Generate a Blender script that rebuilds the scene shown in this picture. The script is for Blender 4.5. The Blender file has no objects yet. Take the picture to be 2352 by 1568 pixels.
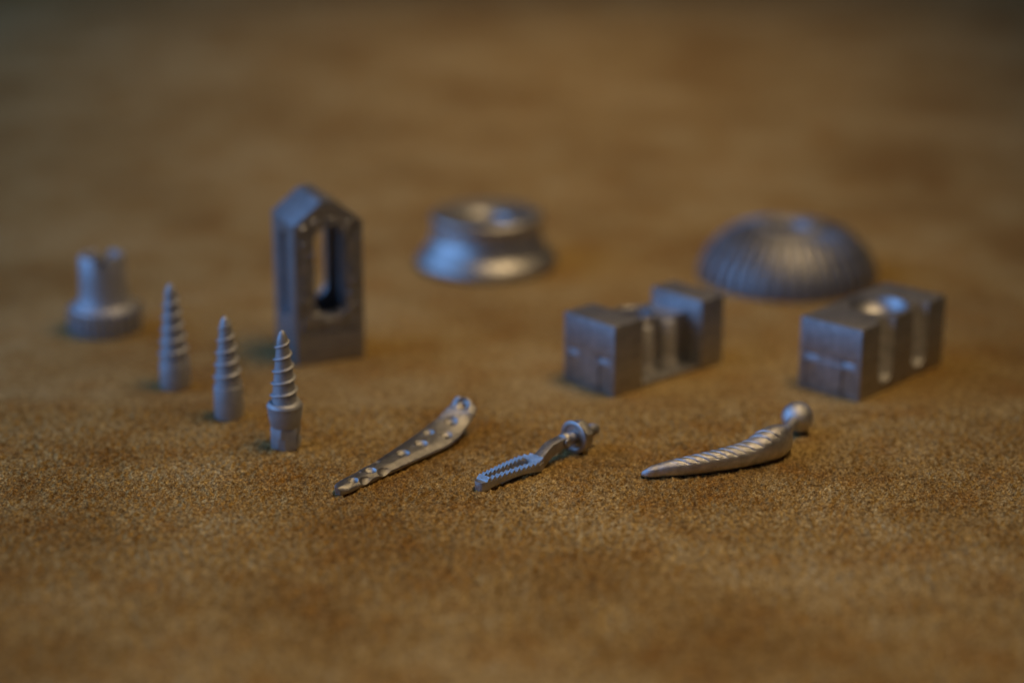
import bpy, bmesh, math, random
import numpy as np
from mathutils import Vector, Matrix

# One Blender unit is one centimetre: the parts are a few centimetres long.
SC = bpy.context.scene
SC.unit_settings.system = 'METRIC'
SC.unit_settings.scale_length = 0.01
C = SC.collection
R = math.radians
random.seed(7)
RNG = np.random.default_rng(11)

# ------------------------------------------------------------------ camera
PITCH = R(18.5)
DIST = 30.6                       # lens to the middle of the picture on the cloth
LENS = 75.0
FPX = 2352 * LENS / 36.0          # focal length in units of a 2352-wide picture
CAM = Vector((0, -DIST * math.cos(PITCH), DIST * math.sin(PITCH)))
cd = bpy.data.cameras.new('camera')
cam = bpy.data.objects.new('camera', cd)
C.objects.link(cam)
cam.location = CAM
cam.rotation_euler = (R(90) - PITCH, 0, 0)
cd.lens = LENS
cd.sensor_width = 36
cd.clip_start = 0.5
cd.clip_end = 2000
cd.dof.use_dof = True
cd.dof.focus_distance = 25.4
cd.dof.aperture_fstop = 0.082     # lens radius 0.43 cm: a 75 mm macro lens wide open
cd.dof.aperture_blades = 0
SC.camera = cam

# ------------------------------------------------------------------ light
SC.view_settings.view_transform = 'Standard'
SC.view_settings.look = 'None'
SC.view_settings.exposure = 0
SC.view_settings.gamma = 1
w = bpy.data.worlds.new('World')
SC.world = w
w.use_nodes = True
bg = w.node_tree.nodes['Background']
bg.inputs[0].default_value = (0.70, 0.74, 0.90, 1)
bg.inputs[1].default_value = 0.022


def area(name, loc, target, sx, sy, energy, col, spread=180):
    l = bpy.data.lights.new(name, 'AREA')
    l.shape = 'RECTANGLE'
    l.size, l.size_y = sx, sy
    l.energy = energy
    l.color = col
    l.spread = R(spread)
    o = bpy.data.objects.new(name, l)
    C.objects.link(o)
    o.location = loc
    d = Vector(target) - Vector(loc)
    z = -d.normalized()
    up = Vector((0, 0, 1)) if abs(z.z) < 0.7 else Vector((0, 1, 0))
    x = up.cross(z).normalized()
    o.rotation_euler = Matrix((x, z.cross(x), z)).transposed().to_euler()
    return o


# warm ceiling lamp almost straight above, a little to the right and in front
area('ceiling_lamp', (9.5, 2, 33), (0.5, 4, 0), 9, 54, 1520, (1.0, 0.70, 0.36), 50)
# cool window to the left
area('window_light', (-52, -13, 26), (2, -13, 10), 90, 42, 30500, (0.21, 0.46, 0.98))


# ------------------------------------------------------------------ helpers
def at(px, py, z=0.0):
    """Point of height z seen at (px, py) of a 2352 x 1568 picture."""
    x = (px - 1176) / FPX
    y = -(py - 784) / FPX
    c, s = math.cos(PITCH), math.sin(PITCH)
    d = Vector((x, c + y * s, -s + y * c))
    t = (z - CAM.z) / d.z
    return CAM + d * t


def unit(px, py, z=0.0):
    """Centimetres per pixel of that picture at that spot."""
    p = at(px, py, z)
    d = (p - CAM).dot(Vector((0, math.cos(PITCH), -math.sin(PITCH))))
    return d / FPX


def new_obj(name, me, mat=None, parent=None):
    o = bpy.data.objects.new(name, me)
    C.objects.link(o)
    if mat is not None:
        me.materials.clear()
        me.materials.append(mat)
    if parent is not None:
        o.parent = parent
    return o


def thing(name, label, cat, loc, rz=0.0, group=None):
    o = bpy.data.objects.new(name, None)
    o.empty_display_size = 0.3
    C.objects.link(o)
    o.location = loc
    o.rotation_euler = (0, 0, rz)
    o['label'] = label
    o['category'] = cat
    if group:
        o['group'] = group
    return o


def finish(me, angle=35, smooth=True):
    if smooth:
        me.polygons.foreach_set('use_smooth', [True] * len(me.polygons))
        me.set_sharp_from_angle(angle=R(angle))
    me.update()
    return me


def from_bm(name, bm, angle=35, smooth=True):
    bmesh.ops.recalc_face_normals(bm, faces=bm.faces)
    me = bpy.data.meshes.new(name)
    bm.to_mesh(me)
    bm.free()
    return finish(me, angle, smooth)


def bevelled(me, wdt, seg=2, angle=30, sharp=24):
    """Round the sharp edges of a finished mesh."""
    bm = bmesh.new()
    bm.from_mesh(me)
    bmesh.ops.dissolve_limit(bm, angle_limit=R(1), verts=bm.verts, edges=bm.edges)
    es = [e for e in bm.edges if len(e.link_faces) == 2 and e.calc_face_angle(0) > R(angle)]
    bmesh.ops.bevel(bm, geom=es, offset=wdt, segments=seg, profile=0.6, affect='EDGES', clamp_overlap=True)
    bmesh.ops.triangulate(bm, faces=[f for f in bm.faces if len(f.verts) > 4])
    return from_bm(me.name, bm, sharp)


def lathe(prof, n=96, k=1.0, cap=True, mod=None):
    """prof: list of (r, z). mod(angle, r, z) -> r."""
    bm = bmesh.new()
    rings = []
    for r, z in prof:
        ring = []
        if r <= 1e-6:
            ring = [bm.verts.new((0, 0, z * k))]
        else:
            for i in range(n):
                a = 2 * math.pi * i / n
                rr = mod(a, r, z) if mod else r
                ring.append(bm.verts.new((rr * math.cos(a) * k, rr * math.sin(a) * k, z * k)))
        rings.append(ring)
    for a, b in zip(rings, rings[1:]):
        if len(a) == 1 and len(b) == 1:
            continue
        for i in range(n):
            j = (i + 1) % n
            if len(a) == 1:
                bm.faces.new((a[0], b[i], b[j]))
            elif len(b) == 1:
                bm.faces.new((a[i], a[j], b[0]))
            else:
                bm.faces.new((a[i], a[j], b[j], b[i]))
    if cap:
        if len(rings[0]) > 1:
            bm.faces.new(rings[0])
        if len(rings[-1]) > 1:
            bm.faces.new(rings[-1])
    return bm


def prism(pts, z0, z1, k=1.0):
    bm = bmesh.new()
    a = [bm.verts.new((x * k, y * k, z0 * k)) for x, y in pts]
    b = [bm.verts.new((x * k, y * k, z1 * k)) for x, y in pts]
    bm.faces.new(a)
    bm.faces.new(b)
    for i in range(len(pts)):
        j = (i + 1) % len(pts)
        bm.faces.new((a[i], a[j], b[j], b[i]))
    return bm


def tr(bm, M):
    bmesh.ops.transform(bm, matrix=M, verts=bm.verts)
    return bm


def box(x0, x1, y0, y1, z0, z1, k=1.0):
    return prism([(x0, y0), (x1, y0), (x1, y1), (x0, y1)], z0, z1, k)


def boolean(bm, cutters, op='DIFFERENCE'):
    """Cut each bmesh of cutters out of bm; gives a mesh."""
    bmesh.ops.recalc_face_normals(bm, faces=bm.faces)
    me = bpy.data.meshes.new('solid')
    bm.to_mesh(me)
    bm.free()
    o = bpy.data.objects.new('solid', me)
    C.objects.link(o)
    tmp = []
    for c in cutters:
        bmesh.ops.recalc_face_normals(c, faces=c.faces)
        cm = bpy.data.meshes.new('cutter')
        c.to_mesh(cm)
        c.free()
        co = bpy.data.objects.new('cutter', cm)
        C.objects.link(co)
        tmp.append(co)
        m = o.modifiers.new('cut', 'BOOLEAN')
        m.object = co
        m.operation = op
        m.solver = 'EXACT'
    dg = bpy.context.evaluated_depsgraph_get()
    dg.update()
    out = bpy.data.meshes.new_from_object(o.evaluated_get(dg))
    for x in tmp + [o]:
        m = x.data
        bpy.data.objects.remove(x)
        bpy.data.meshes.remove(m)
    return out


def cat(x, y, xs):
    """Smooth (Catmull-Rom) interpolation of y over x at xs."""
    x = np.asarray(x, float)
    y = np.asarray(y, float)
    m = np.gradient(y, x)
    xs = np.clip(xs, x[0], x[-1])
    i = np.clip(np.searchsorted(x, xs, side='right') - 1, 0, len(x) - 2)
    h = x[i + 1] - x[i]
    t = (xs - x[i]) / h
    return ((2*t**3 - 3*t**2 + 1) * y[i] + (t**3 - 2*t**2 + t) * h * m[i]
            + (-2*t**3 + 3*t**2) * y[i + 1] + (t**3 - t**2) * h * m[i + 1])


def grid_mesh(name, V, nu, nv, close_v=False, cap=False):
    """V: (nu*nv, 3) vertices."""
    f = []
    nj = nv if close_v else nv - 1
    for i in range(nu - 1):
        for j in range(nj):
            j2 = (j + 1) % nv
            f.append((i*nv + j, i*nv + j2, (i+1)*nv + j2, (i+1)*nv + j))
    if cap:
        f.append(tuple(range(nv))[::-1])
        f.append(tuple((nu-1)*nv + j for j in range(nv)))
    me = bpy.data.meshes.new(name)
    me.from_pydata([tuple(v) for v in V], [], f)
    return me


# ------------------------------------------------------------------ materials
def nodes(name):
    m = bpy.data.materials.new(name)
    m.use_nodes = True
    nt = m.node_tree
    return m, nt, nt.nodes['Principled BSDF']


def noise(nt, vec, scale, detail=3, rough=0.5):
    n = nt.nodes.new('ShaderNodeTexNoise')
    n.inputs['Scale'].default_value = scale
    n.inputs['Detail'].default_value = detail
    n.inputs['Roughness'].default_value = rough
    nt.links.new(vec, n.inputs['Vector'])
    return n.outputs['Fac']


def ramp(nt, fac, stops):
    r = nt.nodes.new('ShaderNodeValToRGB')
    e = r.color_ramp.elements
    while len(e) < len(stops):
        e.new(0.5)
    for el, (p, c) in zip(e, stops):
        el.position = p
        el.color = (*c, 1) if len(c) == 3 else c
    nt.links.new(fac, r.inputs['Fac'])
    return r.outputs['Color']


def mix(nt, a, b, fac, mode='MIX'):
    m = nt.nodes.new('ShaderNodeMix')
    m.data_type = 'RGBA'
    m.blend_type = mode
    for s, v in ((6, a), (7, b), (0, fac)):
        if hasattr(v, 'is_linked') or hasattr(v, 'links'):
            nt.links.new(v, m.inputs[s])
        else:
            m.inputs[s].default_value = v
    return m.outputs[2]


def bump(nt, h, dist, strength, prev=None):
    b = nt.nodes.new('ShaderNodeBump')
    b.inputs['Distance'].default_value = dist
    b.inputs['Strength'].default_value = strength
    nt.links.new(h, b.inputs['Height'])
    if prev is not None:
        nt.links.new(prev, b.inputs['Normal'])
    return b.outputs['Normal']


def metal(name, col, rough, grain=70, gdist=0.004, gstr=0.5, metallic=1.0, mottle=0.25, layers=0.0):
    m, nt, p = nodes(name)
    tc = nt.nodes.new('ShaderNodeTexCoord').outputs['Object']
    p.inputs['Metallic'].default_value = metallic
    f = noise(nt, tc, 9, 5, 0.6)
    c = ramp(nt, f, [(0.3, tuple(x * (1 - mottle) for x in col)), (0.7, tuple(min(1, x * (1 + mottle)) for x in col))])
    nt.links.new(c, p.inputs['Base Color'])
    r = nt.nodes.new('ShaderNodeMapRange')
    nt.links.new(noise(nt, tc, 25, 4, 0.6), r.inputs[0])
    r.inputs[1].default_value, r.inputs[2].default_value = 0.25, 0.75
    r.inputs[3].default_value, r.inputs[4].default_value = rough * 0.82, min(1, rough * 1.2)
    nt.links.new(r.outputs[0], p.inputs['Roughness'])
    n = bump(nt, noise(nt, tc, grain, 2, 0.6), gdist, gstr)
    n = bump(nt, noise(nt, tc, grain * 0.22, 2, 0.5), gdist * 0.8, gstr * 0.35, n)
    if layers:
        wv = nt.nodes.new('ShaderNodeTexWave')
        wv.bands_direction = 'Z'
        wv.inputs['Scale'].default_value = 16
        nt.links.new(tc, wv.inputs['Vector'])
        n = bump(nt, wv.outputs['Fac'], 0.002, layers, n)
    nt.links.new(n, p.inputs['Normal'])
    return m


M_BLAST = metal('blasted_titanium', (0.60, 0.60, 0.61), 0.41, 70, 0.011, 0.9)
M_PLATE = metal('dark_titanium', (0.42, 0.415, 0.41), 0.35, 70, 0.011, 0.9)
M_SATIN = metal('satin_titanium', (0.46, 0.455, 0.45), 0.42, 70, 0.010, 0.8)
M_MATT = metal('matt_sintered_titanium', (0.44, 0.45, 0.47), 0.58, 60, 0.004, 0.6, metallic=0.75, mottle=0.1)
M_CAGE = metal('sintered_grey_metal', (0.36, 0.37, 0.39), 0.5, 30, 0.006, 0.5, metallic=0.9)
M_POROUS = metal('porous_metal', (0.40, 0.41, 0.43), 0.34, 22, 0.03, 0.9, metallic=0.9, mottle=0.5)
M_BLOCK = metal('printed_steel', (0.42, 0.42, 0.435), 0.49, 40, 0.006, 0.5, layers=0.25)
M_BLOCKLIT = metal('lit_printed_steel', (0.52, 0.51, 0.50), 0.7, 40, 0.006, 0.5, metallic=0.7)  # paler, rougher block steel: lamp light put into the colour
M_BUSH = metal('smooth_steel', (0.46, 0.455, 0.45), 0.46, 45, 0.006, 0.5)
M_DOMESHADE = metal('shaded_dome_steel', (0.25, 0.25, 0.25), 0.6, 30, 0.008, 0.7)  # dome steel darkened, so shade between the ribs is in the colour
M_DOME = metal('dome_steel', (0.42, 0.42, 0.44), 0.58, 30, 0.006, 0.6)
M_PALE = metal('pale_sintered_metal', (0.48, 0.49, 0.52), 0.55, 40, 0.004, 0.5, metallic=0.7, mottle=0.1)


def cloth_material():
    m, nt, p = nodes('tan_suede')
    tc = nt.nodes.new('ShaderNodeTexCoord').outputs['Object']
    fine = noise(nt, tc, 34, 3, 0.7)
    grain = noise(nt, tc, 11, 4, 0.65)
    c = ramp(nt, fine, [(0.34, (0.13, 0.070, 0.017)), (0.5, (0.335, 0.217, 0.073)), (0.66, (0.60, 0.425, 0.165))])
    c2 = ramp(nt, grain, [(0.36, (0.60, 0.56, 0.50)), (0.64, (1.34, 1.38, 1.42))])
    c = mix(nt, c, c2, 1.0, 'MULTIPLY')
    # large worn patches, some ruddy and some greenish grey
    big = noise(nt, tc, 0.33, 3, 0.55)
    c3 = ramp(nt, big, [(0.36, (0.78, 0.70, 0.58)), (0.5, (1.0, 1.0, 1.0)), (0.63, (1.13, 1.18, 1.34))])
    c = mix(nt, c, c3, 1.0, 'MULTIPLY')
    mp = nt.nodes.new('ShaderNodeMapping')
    mp.inputs['Location'].default_value = (31, 17, 0)
    nt.links.new(tc, mp.inputs['Vector'])
    mid = noise(nt, mp.outputs[0], 1.3, 4, 0.65)
    c4 = ramp(nt, mid, [(0.36, (0.93, 0.82, 0.68)), (0.5, (1.0, 1.0, 1.0)), (0.64, (1.09, 1.15, 1.30))])
    c = mix(nt, c, c4, 1.0, 'MULTIPLY')
    nt.links.new(c, p.inputs['Base Color'])
    p.inputs['Roughness'].default_value = 0.95
    p.inputs['Specular IOR Level'].default_value = 0.05
    p.inputs['Sheen Weight'].default_value = 0.03
    p.inputs['Sheen Roughness'].default_value = 0.6
    n = bump(nt, noise(nt, tc, 22, 4, 0.7), 0.03, 0.9)
    nt.links.new(n, p.inputs['Normal'])
    return m


M_CLOTH = cloth_material()


# ------------------------------------------------------------------ the cloth
def fft_noise(ny, nx, dy, dx, wl, bw=0.55, seed=0):
    """Band-limited random relief with wavelength about wl (cm), unit variance."""
    r = np.random.default_rng(seed)
    F = np.fft.rfft2(r.standard_normal((ny, nx)))
    fy = np.fft.fftfreq(ny, dy)[:, None]
    fx = np.fft.rfftfreq(nx, dx)[None, :]
    f = np.sqrt(fx * fx + fy * fy) + 1e-9
    F *= np.exp(-(np.log(f * wl)) ** 2 / (2 * bw * bw))
    a = np.fft.irfft2(F, (ny, nx))
    return a / a.std()


def build_cloth():
    d = 0.0180
    fx0, fx1, fy0, fy1 = -7.4, 7.4, -10.9, -2.4
    xs_f = np.arange(fx0, fx1 + 1e-6, d)
    ys_f = np.arange(fy0, fy1 + 1e-6, d)

    def outer(a, n, grow):
        s, out, step = a, [], 0.03
        for _ in range(n):
            s += step
            out.append(s)
            step *= grow
        return np.array(out)
    o = outer(0, 42, 1.20)
    xs = np.concatenate([fx0 - o[::-1], xs_f, fx1 + o])
    ys = np.concatenate([fy0 - o[::-1], ys_f, fy1 + o])
    X, Y = np.meshgrid(xs, ys)
    Z = np.zeros_like(X)
    ny, nx = len(ys_f), len(xs_f)
    h = (0.0105 * fft_noise(ny, nx, d, d, 0.055, 0.35, 1)
         + 0.0085 * fft_noise(ny, nx, d, d, 0.13, 0.4, 2)
         + 0.006 * fft_noise(ny, nx, d, d, 0.45, 0.5, 3))
    # fade the relief towards the border of the fine region, where the bump map takes over
    ex = np.minimum(xs_f - fx0, fx1 - xs_f) / 0.5
    ey = np.minimum(ys_f - fy0, fy1 - ys_f) / 0.5
    m = np.clip(ex, 0, 1)[None, :] * np.clip(ey, 0, 1)[:, None]
    n = len(o)
    Z[n:n+ny, n:n+nx] = h * m - 0.012 * m
    # soft waves of the hide far from the parts
    r = np.sqrt(X ** 2 + (Y + 2) ** 2)
    Z += 0.25 * np.clip((r - 16) / 20, 0, 1) * (np.sin(X * 0.21 + Y * 0.13) + np.sin(X * 0.11 - Y * 0.27 + 1.3))
    NX, NY = len(xs), len(ys)
    me = bpy.data.meshes.new('suede_surface')
    me.vertices.add(NX * NY)
    me.vertices.foreach_set('co', np.stack([X, Y, Z], -1).astype(np.float32).ravel())
    i = np.arange(NY - 1)[:, None] * NX + np.arange(NX - 1)[None, :]
    q = np.stack([i, i + 1, i + 1 + NX, i + NX], -1).reshape(-1, 4)
    me.loops.add(q.size)
    me.loops.foreach_set('vertex_index', q.ravel().astype(np.int32))
    me.polygons.add(len(q))
    me.polygons.foreach_set('loop_start', (np.arange(len(q)) * 4).astype(np.int32))
    me.update(calc_edges=True)
    me.polygons.foreach_set('use_smooth', [True] * len(q))
    g = new_obj('ground', me, M_CLOTH)
    g['kind'] = 'structure'
    g['label'] = 'tan brown suede cloth under all the metal parts'
    return g


build_cloth()


# ------------------------------------------------------------------ bone screws
def helix(name, z0, z1, pitch, core, out, thick, k, phase=0.0, taper0=0.4, taper1=1.2, n=60):
    """Thread fin: core(z) gives the core radius, out(z) how far the fin stands out."""
    turns = (z1 - z0) / pitch
    N = int(n * turns)
    sec = [(-0.25, -1), (0.35, -0.85), (0.8, -0.55), (1.0, 0), (0.8, 0.55), (0.35, 0.85), (-0.25, 1)]
    V = []
    for i in range(N + 1):
        t = i / N * turns
        z = z0 + pitch * t
        a = 2 * math.pi * t + phase
        s = min(1, t / taper0, (turns - t) / taper1)
        s = math.sin(max(0.02, s) * math.pi / 2)
        for u, v in sec:
            r = core(z) + (u * out(z)) * (s if u > 0 else 1)
            V.append((r * math.cos(a) * k, r * math.sin(a) * k, (z + v * thick * (0.5 + 0.5 * s)) * k))
    me = grid_mesh(name, V, N + 1, len(sec), close_v=True, cap=True)
    return finish(me, 50)


def bone_screw(px, py, tip_h, label, style):
    k = unit(px, py)
    t = thing('bone_screw', label, 'screw', at(px, py), 0, 'three upright tapered bone screws')
    if style == 'collared':
        zb = 103.0
        rb = 30.0
    elif style == 'wide':
        zb, rb = 79.0, 30.0
    else:
        zb, rb = 62.0, 32.0
    rt = 10.5

    def core(z):
        f = (z - zb) / (tip_h - zb)
        f = max(0.0, min(1.0, f))
        r = rb + (rt - rb) * f
        if f > 0.86:
            g = (f - 0.86) / 0.14
            r *= math.sqrt(max(0.0, 1 - g ** 1.7 * 0.97))
        return r
    zs = [zb - 6] + [zb + (tip_h - zb) * i / 40 for i in range(41)]
    bm = lathe([(core(z), z) for z in zs] + [(0, tip_h + 0.6)], 48, k)
    new_obj('core', from_bm('core', bm, 60), M_MATT, t)
    th = helix('thread', zb + 4, tip_h - 8, 28.5, core, lambda z: 6.5 - 2.2 * (z - zb) / (tip_h - zb), 3.5, k,
               phase=R(-60) if style == 'collared' else R(-20))
    new_obj('thread', th, M_MATT, t)
    if style == 'collared':
        ring = [(29, 97), (30.5, 108), (32.5, 111), (35, 111.3), (39.5, 105.5), (41.6, 100.5), (41.2, 97.5), (39, 96)]
        new_obj('collar', from_bm('collar', lathe(ring, 64, k), 60), M_MATT, t)
        cup = [(20, 46), (33, 52), (34, 54), (37.8, 72), (39.8, 88), (40, 98), (30, 99)]
        new_obj('tapered_cup', from_bm('tapered_cup', lathe(cup, 64, k), 30), M_MATT, t)
        # six-sided drive in two steps with notches between them
        def hexa(r, a):
            return [(r * math.cos(R(60 * q + a)), r * math.sin(R(60 * q + a))) for q in range(6)]
        rot = Matrix.Rotation(R(-14), 4, 'Z')
        cut = [tr(box(20, 60, -16, 60, 24, 33, k), rot), tr(box(-60, -27, -14, 14, 24, 60, k), rot),
               tr(box(-12, 60, -60, -30.5, -5, 28, k), rot)]
        me = boolean(prism(hexa(35.5, 18), 0, 52, k), cut)
        new_obj('drive_end', bevelled(me, 1.6 * k, 2), M_MATT, t)
    else:
        r = 33.5 if style == 'wide' else 34.5
        base = [(r - 3, 0), (r - 0.8, 1.2), (r, 4), (r - 0.3, zb - 5), (r - 1.5, zb - 1.2), (r - 4, zb), (20, zb + 1)]
        new_obj('base', from_bm('base', lathe(base, 64, k), 40), M_MATT, t)
    return t


bone_screw(657.5, 1025, 281, 'grey tapered screw with round collar and faceted foot, right of the three screws', 'collared')
bone_screw(527, 957, 243, 'plain tapered screw on a wide smooth cylinder foot, middle of the three screws', 'wide')
bone_screw(403.5, 888, 249, 'blurred tapered screw on short cylinder foot, leftmost of the three screws', 'short')


# ------------------------------------------------------------------ bone plate
def build_plate():
    def Z(x, y):                       # enlarged-view coordinates to picture
        return 733.8 + x * 0.18, 884.4 + y * 0.18
    k0 = unit(860, 1080)
    # centre of the top face: view x, view y, height, half width, roll (deg; + lifts the far edge)
    st = [(222, 1325, 15, 7, 0), (250, 1305, 16, 13, 0), (420, 1215, 18, 20, 4), (540, 1160, 18, 21, 4), (650, 1100, 19, 22.5, 5),
          (760, 1048, 19, 23, 5), (870, 990, 20, 26, 5), (1060, 885, 21, 31, 5), (1300, 755, 23, 37, 6), (1510, 630, 27, 41, 8),
          (1680, 478, 38, 36, 12), (1790, 345, 55, 32, 18), (1850, 262, 68, 30, 22), (1893, 205, 76, 22, 24), (1905, 188, 78, 10, 24)]
    P = []
    for x, y, z, hw, rl in st:
        q = at(*Z(x, y), z * k0)
        P.append(q)
    P = np.array([tuple(p) for p in P])
    s = np.concatenate([[0], np.cumsum(np.linalg.norm(np.diff(P, axis=0), axis=1))])
    hw = np.array([a[3] for a in st]) * k0
    rl = np.radians([a[4] for a in st])
    N, Mh = 220, 15
    ss = np.linspace(0, s[-1], N)
    c = np.stack([cat(s, P[:, i], ss) for i in range(3)], 1)
    W = cat(s, hw, ss)
    RL = cat(s, rl, ss)
    T = np.gradient(c, axis=0)
    T /= np.linalg.norm(T, axis=1)[:, None]
    up = np.array([0, 0, 1.0])
    L = np.cross(up, T)                # to the far/left side
    L /= np.linalg.norm(L, axis=1)[:, None]
    Nn = np.cross(T, L)
    Lr = L * np.cos(RL)[:, None] + Nn * np.sin(RL)[:, None]
    Nr = -L * np.sin(RL)[:, None] + Nn * np.cos(RL)[:, None]
    th = 19.0 * k0
    # section: crowned top, rounded side, flat underside
    sec = []
    for i in range(Mh):
        v = -1 + 2 * i / (Mh - 1)
        sec.append((v, -0.45 * max(0.0, -v - 0.3) ** 1.8 / 0.7 ** 1.8 - 0.18 * max(0.0, v) ** 3))
    sec += [(1.02, -0.40), (1.0, -0.8), (0.9, -1.0)]
    sec += [(0.4, -1.0), (-0.4, -1.0), (-0.9, -1.0), (-1.02, -0.85), (-1.05, -0.62)]
    V = []
    for i in range(N):
        for v, h in sec:
            V.append(c[i] + Lr[i] * v * W[i] + Nr[i] * h * th)
    V = np.array(V)
    org = at(*Z(300, 1340))
    V[:, :] -= np.array(tuple(org))
    lowest = V[:, 2].min()
    V[:, 2] -= lowest - 0.0
    me = grid_mesh('plate', V, N, len(sec), close_v=True, cap=True)
    bm = bmesh.new()
    bm.from_mesh(me)

    def frame(vx, vy):
        """Nearest station to an enlarged-view point and the sideways offset there."""
        best = None
        for i in range(0, N, 2):
            for v in np.linspace(-1, 1, 21):
                q = c[i] + Lr[i] * v * W[i]
                d = q - np.array(tuple(CAM))
                f = d[1] * math.cos(PITCH) - d[2] * math.sin(PITCH)
                X = 1176 + FPX * d[0] / f
                Y = 784 - FPX * (d[1] * math.sin(PITCH) + d[2] * math.cos(PITCH)) / f
                e = (X - Z(vx, vy)[0]) ** 2 + (Y - Z(vx, vy)[1]) ** 2
                if best is None or e < best[0]:
                    best = (e, i, v, q)
        e, i, v, q = best
        q = q - np.array(tuple(org))
        q[2] -= lowest
        M = Matrix.Identity(4)
        for a in range(3):
            M[a][0], M[a][1], M[a][2], M[a][3] = T[i][a], Lr[i][a], Nr[i][a], q[a]
        return M, v
    cuts = []
    # countersunk holes: a wide dish with a narrow bore under it
    for vx, vy, r in [(432, 1222, 13.5), (650, 1098, 15.5), (1060, 888, 17.5), (1290, 765, 17), (1390, 612, 15), (1630, 655, 17),
                      (1680, 478, 17), (1838, 266, 18.5)]:
        M, v = frame(vx, vy)
        prof = [(0.0, -th / k0 * 1.6), (r * 0.26, -th / k0 * 1.6), (r * 0.26, -7.6), (r * 0.6, -6.2), (r * 0.85, -3.4), (r * 1.0, 0.4), (r * 1.05, 9), (0, 9)]
        cuts.append(tr(lathe(prof, 28, k0, cap=False), M))
    for vx, vy, r in [(1530, 705, 3.4), (1190, 790, 3.0), (1460, 820, 3.2), (1290, 655, 3.0), (510, 1120, 3.4)]:
        M, v = frame(vx, vy)
        cuts.append(tr(lathe([(0, -2.5), (r, -1.5), (r * 1.2, 4), (0, 4)], 14, k0, cap=False), M))
    # scoops across the edges
    for vx, vy, r in [(872, 1128, 27), (620, 1234, 24), (745, 1000, 14), (560, 1070, 13), (455, 1120, 11)]:
        M, v = frame(vx, vy)
        sp = bmesh.new()
        bmesh.ops.create_icosphere(sp, subdivisions=3, radius=r * k0)
        tr(sp, Matrix.Diagonal((1.0, 0.8, 0.85, 1)))
        drop = th * 0.45 * max(0.0, -v - 0.3) ** 1.8 / 0.7 ** 1.8
        sg = 1 if v > 0 else -1
        tr(sp, M @ Matrix.Translation((-0.15 * r * k0, sg * r * 0.22 * k0, r * 0.58 * k0 - drop)))
        cuts.append(sp)
    t = thing('bone_plate', 'dark curved bone plate with countersunk holes, lying beside the collared screw', 'plate', org)
    out = boolean(bm, cuts)
    new_obj('plate', finish(out, 28), M_PLATE, t)


build_plate()


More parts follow.
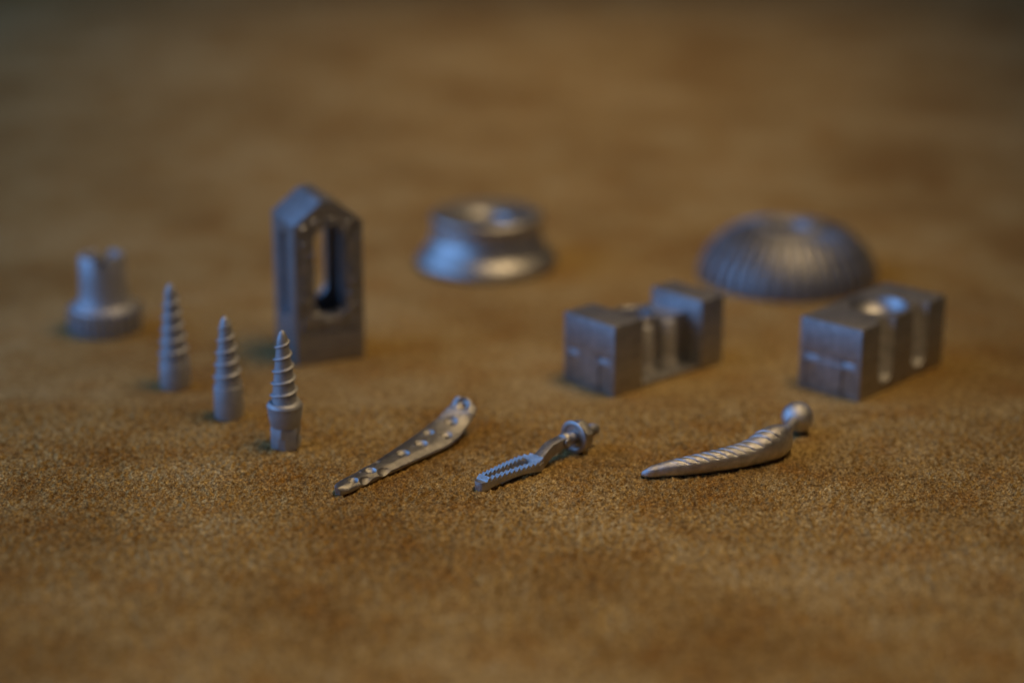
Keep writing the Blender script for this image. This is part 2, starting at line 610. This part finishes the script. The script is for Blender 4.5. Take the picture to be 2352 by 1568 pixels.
# ------------------------------------------------------------------ serrated rod
def build_rod():
    def Z(x, y):
        return 1053.7 + x * 0.152, 931.4 + y * 0.152
    a = at(*Z(285, 1285))
    b = at(*Z(1800, 690))
    k = unit(1200, 1080)
    d = b - a
    yaw = math.atan2(d.y, d.x)
    t = thing('serrated_rod', 'small rod with toothed slotted jaw at one end and hex nut at the other', 'rod',
              (a.x, a.y, 0), yaw)
    L = d.length / k
    JL = 0.585 * L                      # jaw length
    # jaw: outline in plan, then cut to its side profile
    zj = 15
    N = 40
    pts = []
    hwx = lambda x: 15 + 16.0 * min(1, max(0, (x - 8) / (JL * 0.75))) ** 0.8
    top = [(x, hwx(x)) for x in np.linspace(8, JL - 34, N)]
    end = [(0, 8), (2.5, 11.5)]
    tail = [(JL - 20, hwx(JL) - 1), (JL - 10, hwx(JL) - 4), (JL - 3, hwx(JL) - 8), (JL, 15)]
    prof = [(0, 7)] + end[1:] + top + tail
    outline = [(x, y) for x, y in prof] + [(x, -y) for x, y in reversed(prof)]
    sol = prism(outline, 0, zj + 6, k)
    # slot through the jaw
    s0, s1, r0, r1 = JL * 0.22, JL * 0.80, 8.5, 16.0
    slot = []
    for i in range(13):
        ang = R(90 + 180 * i / 12)
        slot.append((s0 + r0 * math.cos(ang), r0 * math.sin(ang)))
    for i in range(13):
        ang = R(-90 + 180 * i / 12)
        slot.append((s1 + r1 * math.cos(ang), r1 * math.sin(ang)))
    # underside arch and a slope on the top
    arch = []
    for i in range(25):
        f = i / 24
        arch.append((16 + (JL - 30) * f, 12.5 * math.sin(math.pi * f) ** 0.6))
    archp = [(x, z) for x, z in arch] + [(JL - 14, -10), (16, -10)]
    ar = prism(archp, -40, 40, k)
    tr(ar, Matrix(((1, 0, 0, 0), (0, 0, 1, 0), (0, 1, 0, 0), (0, 0, 0, 1))))
    tip = box(-30, 14, -40, 40, 0, 30, k)
    tr(tip, Matrix.Translation((0, 0, 21 * k)) @ Matrix.Rotation(R(-20), 4, 'Y'))
    me = boolean(sol, [prism(slot, -5, 60, k), ar, tip])
    new_obj('jaw', bevelled(me, 0.9 * k, 2), M_SATIN, t)
    # thin lower strip that shows in the gap under the jaw
    st = []
    for i in range(21):
        f = i / 20
        st.append((JL * 0.35 + JL * 0.62 * f, 2.2 + 2.5 * math.sin(math.pi * f)))
    strip = [(x, z) for x, z in st] + [(x, z - 2.2) for x, z in reversed(st)]
    sb = prism(strip, -12, 12, k)
    tr(sb, Matrix(((1, 0, 0, 0), (0, 0, 1, 0), (0, 1, 0, 0), (0, 0, 0, 1))))
    new_obj('lower_strip', from_bm('lower_strip', sb, 30), M_SATIN, t)
    # teeth
    pitch = 14.2
    x = 14.0
    zt = zj + 5.5
    meshes = {}

    def tooth(w):
        p = [(0, 0), (pitch * 0.99, 0), (pitch * 0.80, 2.0), (pitch * 0.74, 9.0), (pitch * 0.62, 10.0), (pitch * 0.08, 3.6), (pitch * 0.02, 1.0)]
        bm = prism(p, -w / 2, w / 2, k)
        tr(bm, Matrix(((1, 0, 0, 0), (0, 0, 1, 0), (0, 1, 0, 0), (0, 0, 0, 1))))
        return from_bm('tooth', bm, 20)
    while x < JL - 6:
        hw = hwx(x + pitch / 2)
        hw = min(hw, 22 + max(0, JL - x - pitch) * 0.5)
        inside = s0 - r0 - 2 < x + pitch * 0.5 < s1 + r1
        if inside:
            f = (x - s0) / (s1 - s0)
            si = r0 + (r1 - r0) * min(1, max(0, f))
            for sgn in (1, -1):
                wd = hw - si - 0.6
                o = new_obj('tooth', tooth(wd), M_SATIN, t)
                o.location = (x * k, sgn * (si + hw) / 2 * k, zt * k)
        else:
            o = new_obj('tooth', tooth(2 * hw - 1.0), M_SATIN, t)
            o.location = (x * k, 0, zt * k)
        x += pitch
    # neck: ramp and flat bar, then round shank
    zc = 40.0                            # axis height of shank and nut
    side = [(JL - 6, 0.5), (JL - 6, 26), (JL + 4, 28), (L * 0.705, 48), (L * 0.83, 52), (L * 0.87, 49), (L * 0.87, 28),
            (L * 0.80, 27), (L * 0.70, 19), (JL + 12, 0.5)]
    nb = prism(side, -13.5, 13.5, k)
    tr(nb, Matrix(((1, 0, 0, 0), (0, 0, 1, 0), (0, 1, 0, 0), (0, 0, 0, 1))))
    me = boolean(nb, [])
    new_obj('bar', bevelled(me, 1.6 * k, 2), M_SATIN, t)
    RX = Matrix.Translation((0, 0, zc * k)) @ Matrix.Rotation(R(90), 4, 'Y')

    def turned(name, prof, n, x0, mat=M_SATIN, ang=30, mod=None, rot=0):
        bm = lathe(prof, n, k, mod=mod)
        tr(bm, Matrix.Translation((x0 * k, 0, 0)) @ RX @ Matrix.Rotation(rot, 4, 'Z'))
        return new_obj(name, from_bm(name, bm, ang), mat, t)
    turned('socket', [(9, 0), (17, 1.5), (19, 5), (19.5, 12), (18, 19), (13, 24), (13, 32), (9, 33)], 48, L * 0.835, ang=35)
    # cross hole boss on the shank side
    bs = lathe([(3.5, 0), (5.5, 3.5), (9, 4.2), (10.5, 3), (11, 0)], 32, k)
    tr(bs, Matrix.Translation((L * 0.845 * k, -15.5 * k, zc * k)) @ Matrix.Rotation(R(90), 4, 'X'))
    new_obj('side_boss', from_bm('side_boss', bs, 35), M_SATIN, t)
    turned('washer', [(14, 3), (28, 3), (30, 0.4), (37, 0.4), (39.5, 2), (40, 4.5), (39, 7), (14, 7.2)], 64, L * 0.945, mat=M_BUSH, ang=35)
    hx = [(39 * math.cos(R(60 * i + 12)), 39 * math.sin(R(60 * i + 12))) for i in range(6)]
    nut = prism(hx, 0, 26, k)
    nut.transform(RX)
    chamf = lathe([(33, -1), (39, 5), (39, 21), (33, 27)], 64, k)
    chamf.transform(RX)
    me = boolean(nut, [chamf], 'INTERSECT')
    o = new_obj('hex_nut', bevelled(me, 0.9 * k, 2, 25), M_BUSH, t)
    o.location = ((L * 0.945 + 7.8) * k, 0, 0)
    turned('shank', [(13, 0), (14.5, 2), (14.5, 92), (12.5, 96.5), (8, 97.5), (0, 98)], 48, L * 0.90, ang=35)
    # threads of the protruding end
    th = helix('thread', 0, 40, 5.6, lambda z: 14.2, lambda z: 1.6, 1.3, k, n=40, taper0=1, taper1=1)
    th.transform(Matrix.Translation(((L * 0.945 + 35) * k, 0, 0)) @ RX)
    new_obj('thread', th, M_SATIN, t)


build_rod()


# ------------------------------------------------------------------ hip stem
def build_stem():
    def Z(x, y):
        return 1448.8 + x * 0.192, 903.2 + y * 0.192
    k = unit(1650, 1080)
    # view x, view y of section centre, width, height (px)
    st = [(143, 960, 6, 9), (152, 960, 12, 14), (185, 952, 18, 20), (330, 922, 27, 30), (600, 878, 38, 41), (900, 828, 46, 48), (1200, 770, 54, 53),
          (1430, 706, 60, 60), (1590, 634, 64, 75), (1720, 585, 62, 80), (1810, 550, 50, 73), (1862, 530, 30, 50), (1875, 526, 12, 24)]
    P = np.array([tuple(at(*Z(x, y), h / 2 * k)) for x, y, wd, h in st])
    Wd = np.array([a[2] for a in st]) * k
    H = np.array([a[3] for a in st]) * k
    s = np.concatenate([[0], np.cumsum(np.linalg.norm(np.diff(P[:, :2], axis=0), axis=1))])
    N, A = 620, 144
    ss = np.linspace(0, s[-1], N)
    c = np.stack([cat(s, P[:, i], ss) for i in range(3)], 1)
    ww = cat(s, Wd, ss)
    hh = cat(s, H, ss)
    c[:, 2] = hh / 2 + 0.004
    T = np.gradient(c[:, :2], axis=0)
    # smooth directions
    ker = np.ones(31) / 31
    T = np.stack([np.convolve(np.pad(T[:, i], 15, mode='edge'), ker, 'valid') for i in range(2)], 1)
    T /= np.linalg.norm(T, axis=1)[:, None]
    Ln = np.stack([-T[:, 1], T[:, 0]], 1)
    ang = np.linspace(0, 2 * np.pi, A, endpoint=False)
    ex = 2 / 2.35
    cv = np.sign(np.cos(ang)) * np.abs(np.cos(ang)) ** ex      # + is the far side
    cz = np.sign(np.sin(ang)) * np.abs(np.sin(ang)) ** ex
    org = at(*Z(160, 1000))
    org.z = 0
    V = np.zeros((N, A, 3))
    s_px = ss / k
    for j in range(A):
        v, z = cv[j], cz[j]
        th = (j / A * 360.0 + 20) % 360 - 20       # 0 far side, 90 top, 180 near side
        q = (s_px - 38 - 27 * th / 90) / 22.6
        f = q - np.floor(q)
        groove = 1 - np.sin(np.pi * f ** 0.62) ** 0.4
        m = min(1, max(0, (th - 5) / 25)) * min(1, max(0, (160 - th) / 18))
        m *= (q > 0) * (q < 11)
        dep = 3.9 * k * groove * m * np.clip(1.1 - 0.25 * np.abs(q - 5) / 5, 0, 1)
        sc = 1 - dep / (np.minimum(ww, hh) / 2)
        V[:, j, 0] = c[:, 0] + Ln[:, 0] * v * ww / 2 * sc
        V[:, j, 1] = c[:, 1] + Ln[:, 1] * v * ww / 2 * sc
        V[:, j, 2] = c[:, 2] + z * hh / 2 * sc
    V[..., 0] -= org.x
    V[..., 1] -= org.y
    t = thing('hip_stem', 'grooved tapering silver hip stem with a round ball on its thick end', 'implant', org)
    me = grid_mesh('stem', V.reshape(-1, 3), N, A, close_v=True, cap=True)
    new_obj('stem', finish(me, 60), M_BLAST, t)
    # neck and ball
    rb = 38.5 * k
    b = at(*Z(1992, 290), rb)
    b = Vector((b.x - org.x, b.y - org.y, rb))
    s0 = at(*Z(1790, 520), 44 * k)
    s0 = Vector((s0.x - org.x, s0.y - org.y, 44 * k))
    dv = b - s0
    bm = lathe([(27, 0), (25, 8), (19.5, 20), (15.5, 32), (14, 46), (14, dv.length / k - 8)], 48, k)
    tr(bm, Matrix.Translation(s0) @ dv.to_track_quat('Z', 'Y').to_matrix().to_4x4())
    new_obj('neck', from_bm('neck', bm, 50), M_BLAST, t)
    sp = bmesh.new()
    bmesh.ops.create_uvsphere(sp, u_segments=64, v_segments=40, radius=rb)
    tr(sp, Matrix.Translation(b))
    new_obj('ball', from_bm('ball', sp, 60), M_BLAST, t)


build_stem()


# ------------------------------------------------------------------ printed blocks
def block_frame(near, left, right_dir):
    """Empty at the near bottom corner; x runs along the length, y along the width to the left."""
    n = at(*near)
    l = at(*left)
    r = at(*right_dir)
    d = r - n
    return n, math.atan2(d.y, d.x), d.length, (l - n).length


def grooves_end(w, h, k):
    """Two upright channels cut in the near end face, from the foot to mid height with a sloping head."""
    out = []
    for y0 in (0.09, 0.70):
        for pr in ([(-8, -10), (4, -10), (4, h * 0.40), (-8, h * 0.40)],
                   [(-3, h * 0.41), (0, h * 0.43), (4, h * 0.50), (-3, h * 0.60)]):
            b = prism(pr, w * y0, w * (y0 + 0.22), k)
            tr(b, Matrix(((1, 0, 0, 0), (0, 0, 1, 0), (0, 1, 0, 0), (0, 0, 0, 1))))
            out.append(b)
    return out


def build_blocks():
    # --- the open one on the left
    n, yaw, L, W = block_frame((1409, 914), (1293, 860), (1662, 832))
    k = unit(1409, 910)
    L, W, H = 368.0, 165.0, 170.0
    t = thing('printed_block', 'grey metal block with an open middle between two solid ends', 'block', n, yaw,
              'two printed metal blocks')
    me = boolean(box(0, 94, 0, W, 0, H, k), grooves_end(W, H, k))
    new_obj('near_end', bevelled(me, 2.2 * k, 2), M_BLOCK, t)
    me = boolean(box(290, L, 0, W, 0, H, k), [])
    new_obj('far_end', bevelled(me, 2.2 * k, 2), M_BLOCK, t)
    # lower web set back from the side, with a round seat sunk in its top
    web = box(93.5, 290.5, 50, W - 5, 0.5, 134, k)
    seat = lathe([(0, 92), (38, 92), (42, 96), (43, 150), (0, 150)], 64, k, cap=False)
    tr(seat, Matrix.Translation((168 * k, 104 * k, 0)))
    me = boolean(web, [seat])
    new_obj('web', bevelled(me, 2 * k, 2), M_BLOCK, t)
    me = boolean(box(93.6, 290.4, 3, 50.5, 0.4, 13, k), [])
    new_obj('foot_plate', bevelled(me, 1.5 * k, 1), M_BLOCK, t)
    # half-round columns in front of the web
    col = from_bm('column', lathe([(27, 12.6), (27, 20), (24, 30), (21, 42), (20, 60), (20, 124), (17, 129), (10, 130)], 40, k), 35)
    for x in (146, 222):
        o = new_obj('column', col, M_BLOCKLIT, t)  # lightened steel paints the light on the columns
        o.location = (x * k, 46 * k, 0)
    ring = lathe([(44, 133.6), (56, 133.6), (57, 136), (57, 142), (54, 145), (47, 145), (44, 142), (44, 133.6)], 64, k, cap=False)
    tr(ring, Matrix.Translation((168 * k, 104 * k, 0)))
    new_obj('seat_ring', from_bm('seat_ring', ring, 30), M_BLOCK, t)

    # --- the solid one on the right
    n, yaw, L, W = block_frame((1972, 924), (1830, 880), (2174, 830))
    k = unit(1972, 917)
    L, W, H = 362.0, 166.0, 172.0
    t = thing('printed_block', 'solid grey metal block with round dish in its top and two fluted side channels', 'block', n, yaw,
              'two printed metal blocks')
    sol = box(0, L, 0, W, 0, H, k)
    cuts = grooves_end(W, H, k)
    dish = lathe([(0, 132), (30, 133), (44, 137), (56, 147), (64, 158), (70, 171), (72, 200), (0, 200)], 96, k, cap=False)
    tr(dish, Matrix.Translation((194 * k, 84 * k, 0)))
    cuts.append(dish)
    for cx in (108, 252):
        ch = lathe([(0, 20), (15, 23), (26, 34), (32, 50), (33, 200), (0, 200)], 48, k, cap=False)
        tr(ch, Matrix.Translation((cx * k, -8 * k, 0)))
        cuts.append(ch)
    me = boolean(sol, cuts)
    me = bevelled(me, 2.0 * k, 2)
    me.materials.append(M_BLOCK)
    o = bpy.data.objects.new('body', me)
    C.objects.link(o)
    o.parent = t
    me.materials.append(M_BLOCKLIT)           # paler channel faces imitate lamp light caught in the grooves
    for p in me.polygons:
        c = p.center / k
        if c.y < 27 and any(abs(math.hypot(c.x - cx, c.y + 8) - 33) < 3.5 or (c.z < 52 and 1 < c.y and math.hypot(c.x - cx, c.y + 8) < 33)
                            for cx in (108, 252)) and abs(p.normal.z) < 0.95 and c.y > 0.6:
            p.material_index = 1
    ring = lathe([(14, 131), (28, 131), (28, 137), (26, 139), (16, 139), (14, 137), (14, 131)], 64, k, cap=False)
    tr(ring, Matrix.Translation((194 * k, 84 * k, 0)))
    new_obj('seat_ring', from_bm('seat_ring', ring, 30), M_BLOCK, t)


build_blocks()


# ------------------------------------------------------------------ gabled cage
def build_cage():
    near = at(684, 842)
    k = unit(683, 835)
    yaw = R(23.5)
    Wd, D, E, A = 164.0, 160.0, 330.0, 384.0
    t = thing('slotted_cage', 'tall dark metal cage with pointed roof and a long slot through it', 'cage', near, yaw)
    # front face runs along x, depth along y
    face = [(0, 0), (Wd, 0), (Wd, E), (Wd / 2 + 16, A - 3), (Wd / 2, A), (Wd / 2 - 16, A - 3), (0, E)]
    sol = prism(face, 0, D, k)
    toY = Matrix(((1, 0, 0, 0), (0, 0, 1, 0), (0, 1, 0, 0), (0, 0, 0, 1)))
    tr(sol, toY)
    cx, z0, z1, r = Wd * 0.52, 150.0, 286.0, 37.0

    def oval(r, z0, z1, n=16):
        p = []
        for i in range(n + 1):
            a = R(180 * i / n)
            p.append((cx + r * math.cos(a), z1 + r * math.sin(a)))
        for i in range(n + 1):
            a = R(180 + 180 * i / n)
            p.append((cx + r * math.cos(a), z0 + r * math.sin(a)))
        return p
    slot = prism(oval(r, z0, z1), -20, D + 20, k)
    tr(slot, toY)
    # porous field round the slot, sunk a little into the face
    rec = prism([(14, 78), (Wd - 12, 70), (Wd - 12, 330), (cx + 30, 352), (cx - 30, 352), (14, 330)], -10, 3.2, k)
    tr(rec, toY)
    # long shallow window in the left side
    sw = []
    for i in range(13):
        a = R(180 * i / 12)
        sw.append((D * 0.5 + 30 * math.cos(a), 272 + 30 * math.sin(a)))
    for i in range(13):
        a = R(180 + 180 * i / 12)
        sw.append((D * 0.5 + 30 * math.cos(a), 130 + 30 * math.sin(a)))
    side = prism(sw, -10, 12, k)
    tr(side, Matrix(((0, 0, 1, 0), (1, 0, 0, 0), (0, 1, 0, 0), (0, 0, 0, 1))))
    cavity = box(24, Wd - 20, 26, D - 24, 84, 330, k)
    me = boolean(sol, [slot, rec, side, cavity])
    new_obj('body', bevelled(me, 3.0 * k, 2), M_CAGE, t)
    # the porous field itself: a rough sheet with real pits, thickened
    rng = np.random.default_rng(5)
    bm = bmesh.new()
    step = 5.0
    xs = np.arange(15, Wd - 12, step)
    zs = np.arange(78, 345, step)
    H = {}
    for i, x in enumerate(xs):
        for j, z in enumerate(zs):
            if z > 328 and abs(x - cx) > 30 + (352 - z) * 1.2:
                continue
            # distance to the slot
            zz = min(max(z, z0), z1)
            if math.hypot(x - cx, z - zz) < r + 1.0:
                continue
            H[i, j] = bm.verts.new((x * k, (1.6 - 7.5 * rng.random() ** 2.2) * k, z * k))
    for (i, j), v in list(H.items()):
        q = [(i, j), (i + 1, j), (i + 1, j + 1), (i, j + 1)]
        if all(a in H for a in q):
            bm.faces.new([H[a] for a in q])
    res = bmesh.ops.extrude_face_region(bm, geom=bm.faces[:])
    for v in res['geom']:
        if isinstance(v, bmesh.types.BMVert):
            v.co.y = 2.9 * k
    new_obj('porous_face', from_bm('porous_face', bm, 80), M_POROUS, t)


build_cage()


# ------------------------------------------------------------------ flared bushing
def build_bushing():
    px, py = 1119, 606
    k = unit(px, py)
    t = thing('flared_bushing', 'shiny round bushing with flared foot and thick rolled rim, behind the tall cage', 'bushing', at(px, py))
    foot = [(152, 0), (158, 2), (161.5, 8), (161.5, 15), (157.5, 23), (150, 31), (141, 39), (134, 49), (130.5, 64), (60, 64), (60, 0)]
    body = [(62, 63.5), (130.8, 63.5), (127.5, 73), (125.5, 83), (124.5, 92), (62, 92)]
    rim = [(50, 91.5), (124.4, 91.5), (125, 100), (127.5, 107), (128.5, 112), (126.5, 117), (121, 120.5), (112, 121.5), (100, 119.5),
           (84, 115.5), (68, 111), (57, 106), (51, 99)]
    new_obj('flared_foot', from_bm('flared_foot', lathe(foot + [foot[0]], 128, k, cap=False), 50), M_BUSH, t)
    new_obj('body', from_bm('body', lathe(body + [body[0]], 128, k, cap=False), 50), M_BUSH, t)
    new_obj('rim', from_bm('rim', lathe(rim + [rim[0]], 128, k, cap=False), 50), M_BUSH, t)


build_bushing()


# ------------------------------------------------------------------ ribbed dome
def build_dome():
    px, py = 1808, 637
    k = unit(px, py)
    t = thing('ribbed_dome', 'blurred round dome with radial ribs and a hole in its top', 'dome', at(px, py))
    prof = [(188, 0), (192, 3), (192, 12), (189, 26), (182, 44), (170, 62), (153, 80), (132, 97), (110, 110), (88, 119), (68, 122),
            (56, 116), (50, 106), (47, 90), (46, 0)]
    new_obj('shell', from_bm('shell', lathe(prof + [prof[0]], 128, k, cap=False), 45), M_DOMESHADE, t)
    rim = [(47, 108), (49, 119), (53, 123.5), (60, 125), (72, 124.5), (78, 121), (60, 116)]
    new_obj('top_rim', from_bm('top_rim', lathe(rim + [rim[0]], 64, k, cap=False), 45), M_DOME, t)
    # one rib, copied round the dome
    out = prof[1:10]
    V = []
    for i, (r, z) in enumerate(out):
        nx, nz = (out[min(i + 1, 8)][1] - out[max(i - 1, 0)][1]), -(out[min(i + 1, 8)][0] - out[max(i - 1, 0)][0])
        n = math.hypot(nx, nz)
        nx, nz = nx / n, nz / n
        w = 2.2 + 6.2 * (r - 88) / 104
        h = 4.0 + 11.0 * min(1, (r - 80) / 50)
        for y, e in ((-w, -1.5), (-w * 0.55, h * 0.9), (w * 0.55, h * 0.9), (w, -1.5)):
            V.append(((r + nx * e) * k, y * k, (z + nz * e) * k))
    me = finish(grid_mesh('rib', V, len(out), 4, close_v=True, cap=True), 50)
    for i in range(38):
        o = new_obj('rib', me, None, t)
        o.rotation_euler = (0, 0, 2 * math.pi * i / 38)
    me.materials.append(M_DOME)


build_dome()


# ------------------------------------------------------------------ knurled fitting
def build_knurled():
    px, py = 244, 757
    k = unit(px, py)
    t = thing('knurled_fitting', 'pale blurred fitting with ribbed round foot and notched tube, farthest left', 'fitting', at(px, py), R(8))
    foot = [(70, 0), (74, 1.5), (75.5, 6), (75.5, 54), (73, 60), (66, 64), (40, 65)]
    new_obj('knurled_foot', from_bm('knurled_foot', lathe(foot, 96, k), 40), M_PALE, t)
    pr = [(72.5, -5.2), (84, -2.8), (84, 2.8), (72.5, 5.2)]
    rb = prism(pr, 3, 57, k)
    rm = from_bm('rib', rb, 30)
    for i in range(26):
        o = new_obj('rib', rm, None, t)
        o.rotation_euler = (0, 0, 2 * math.pi * i / 26)
    rm.materials.append(M_PALE)
    tube = [(66, 63), (60, 67), (56.5, 76), (54, 92), (52.5, 120), (51.5, 176), (49, 180), (38, 180), (34, 177), (33, 63)]
    p = [(-8, 156), (8, 156), (18, 190), (-18, 190)]
    cu = prism(p, -80, 80, k)
    tr(cu, Matrix(((1, 0, 0, 0), (0, 0, 1, 0), (0, 1, 0, 0), (0, 0, 0, 1))))
    me = boolean(lathe(tube + [tube[0]], 96, k, cap=False), [cu])
    new_obj('tube', finish(me, 35), M_PALE, t)


build_knurled()
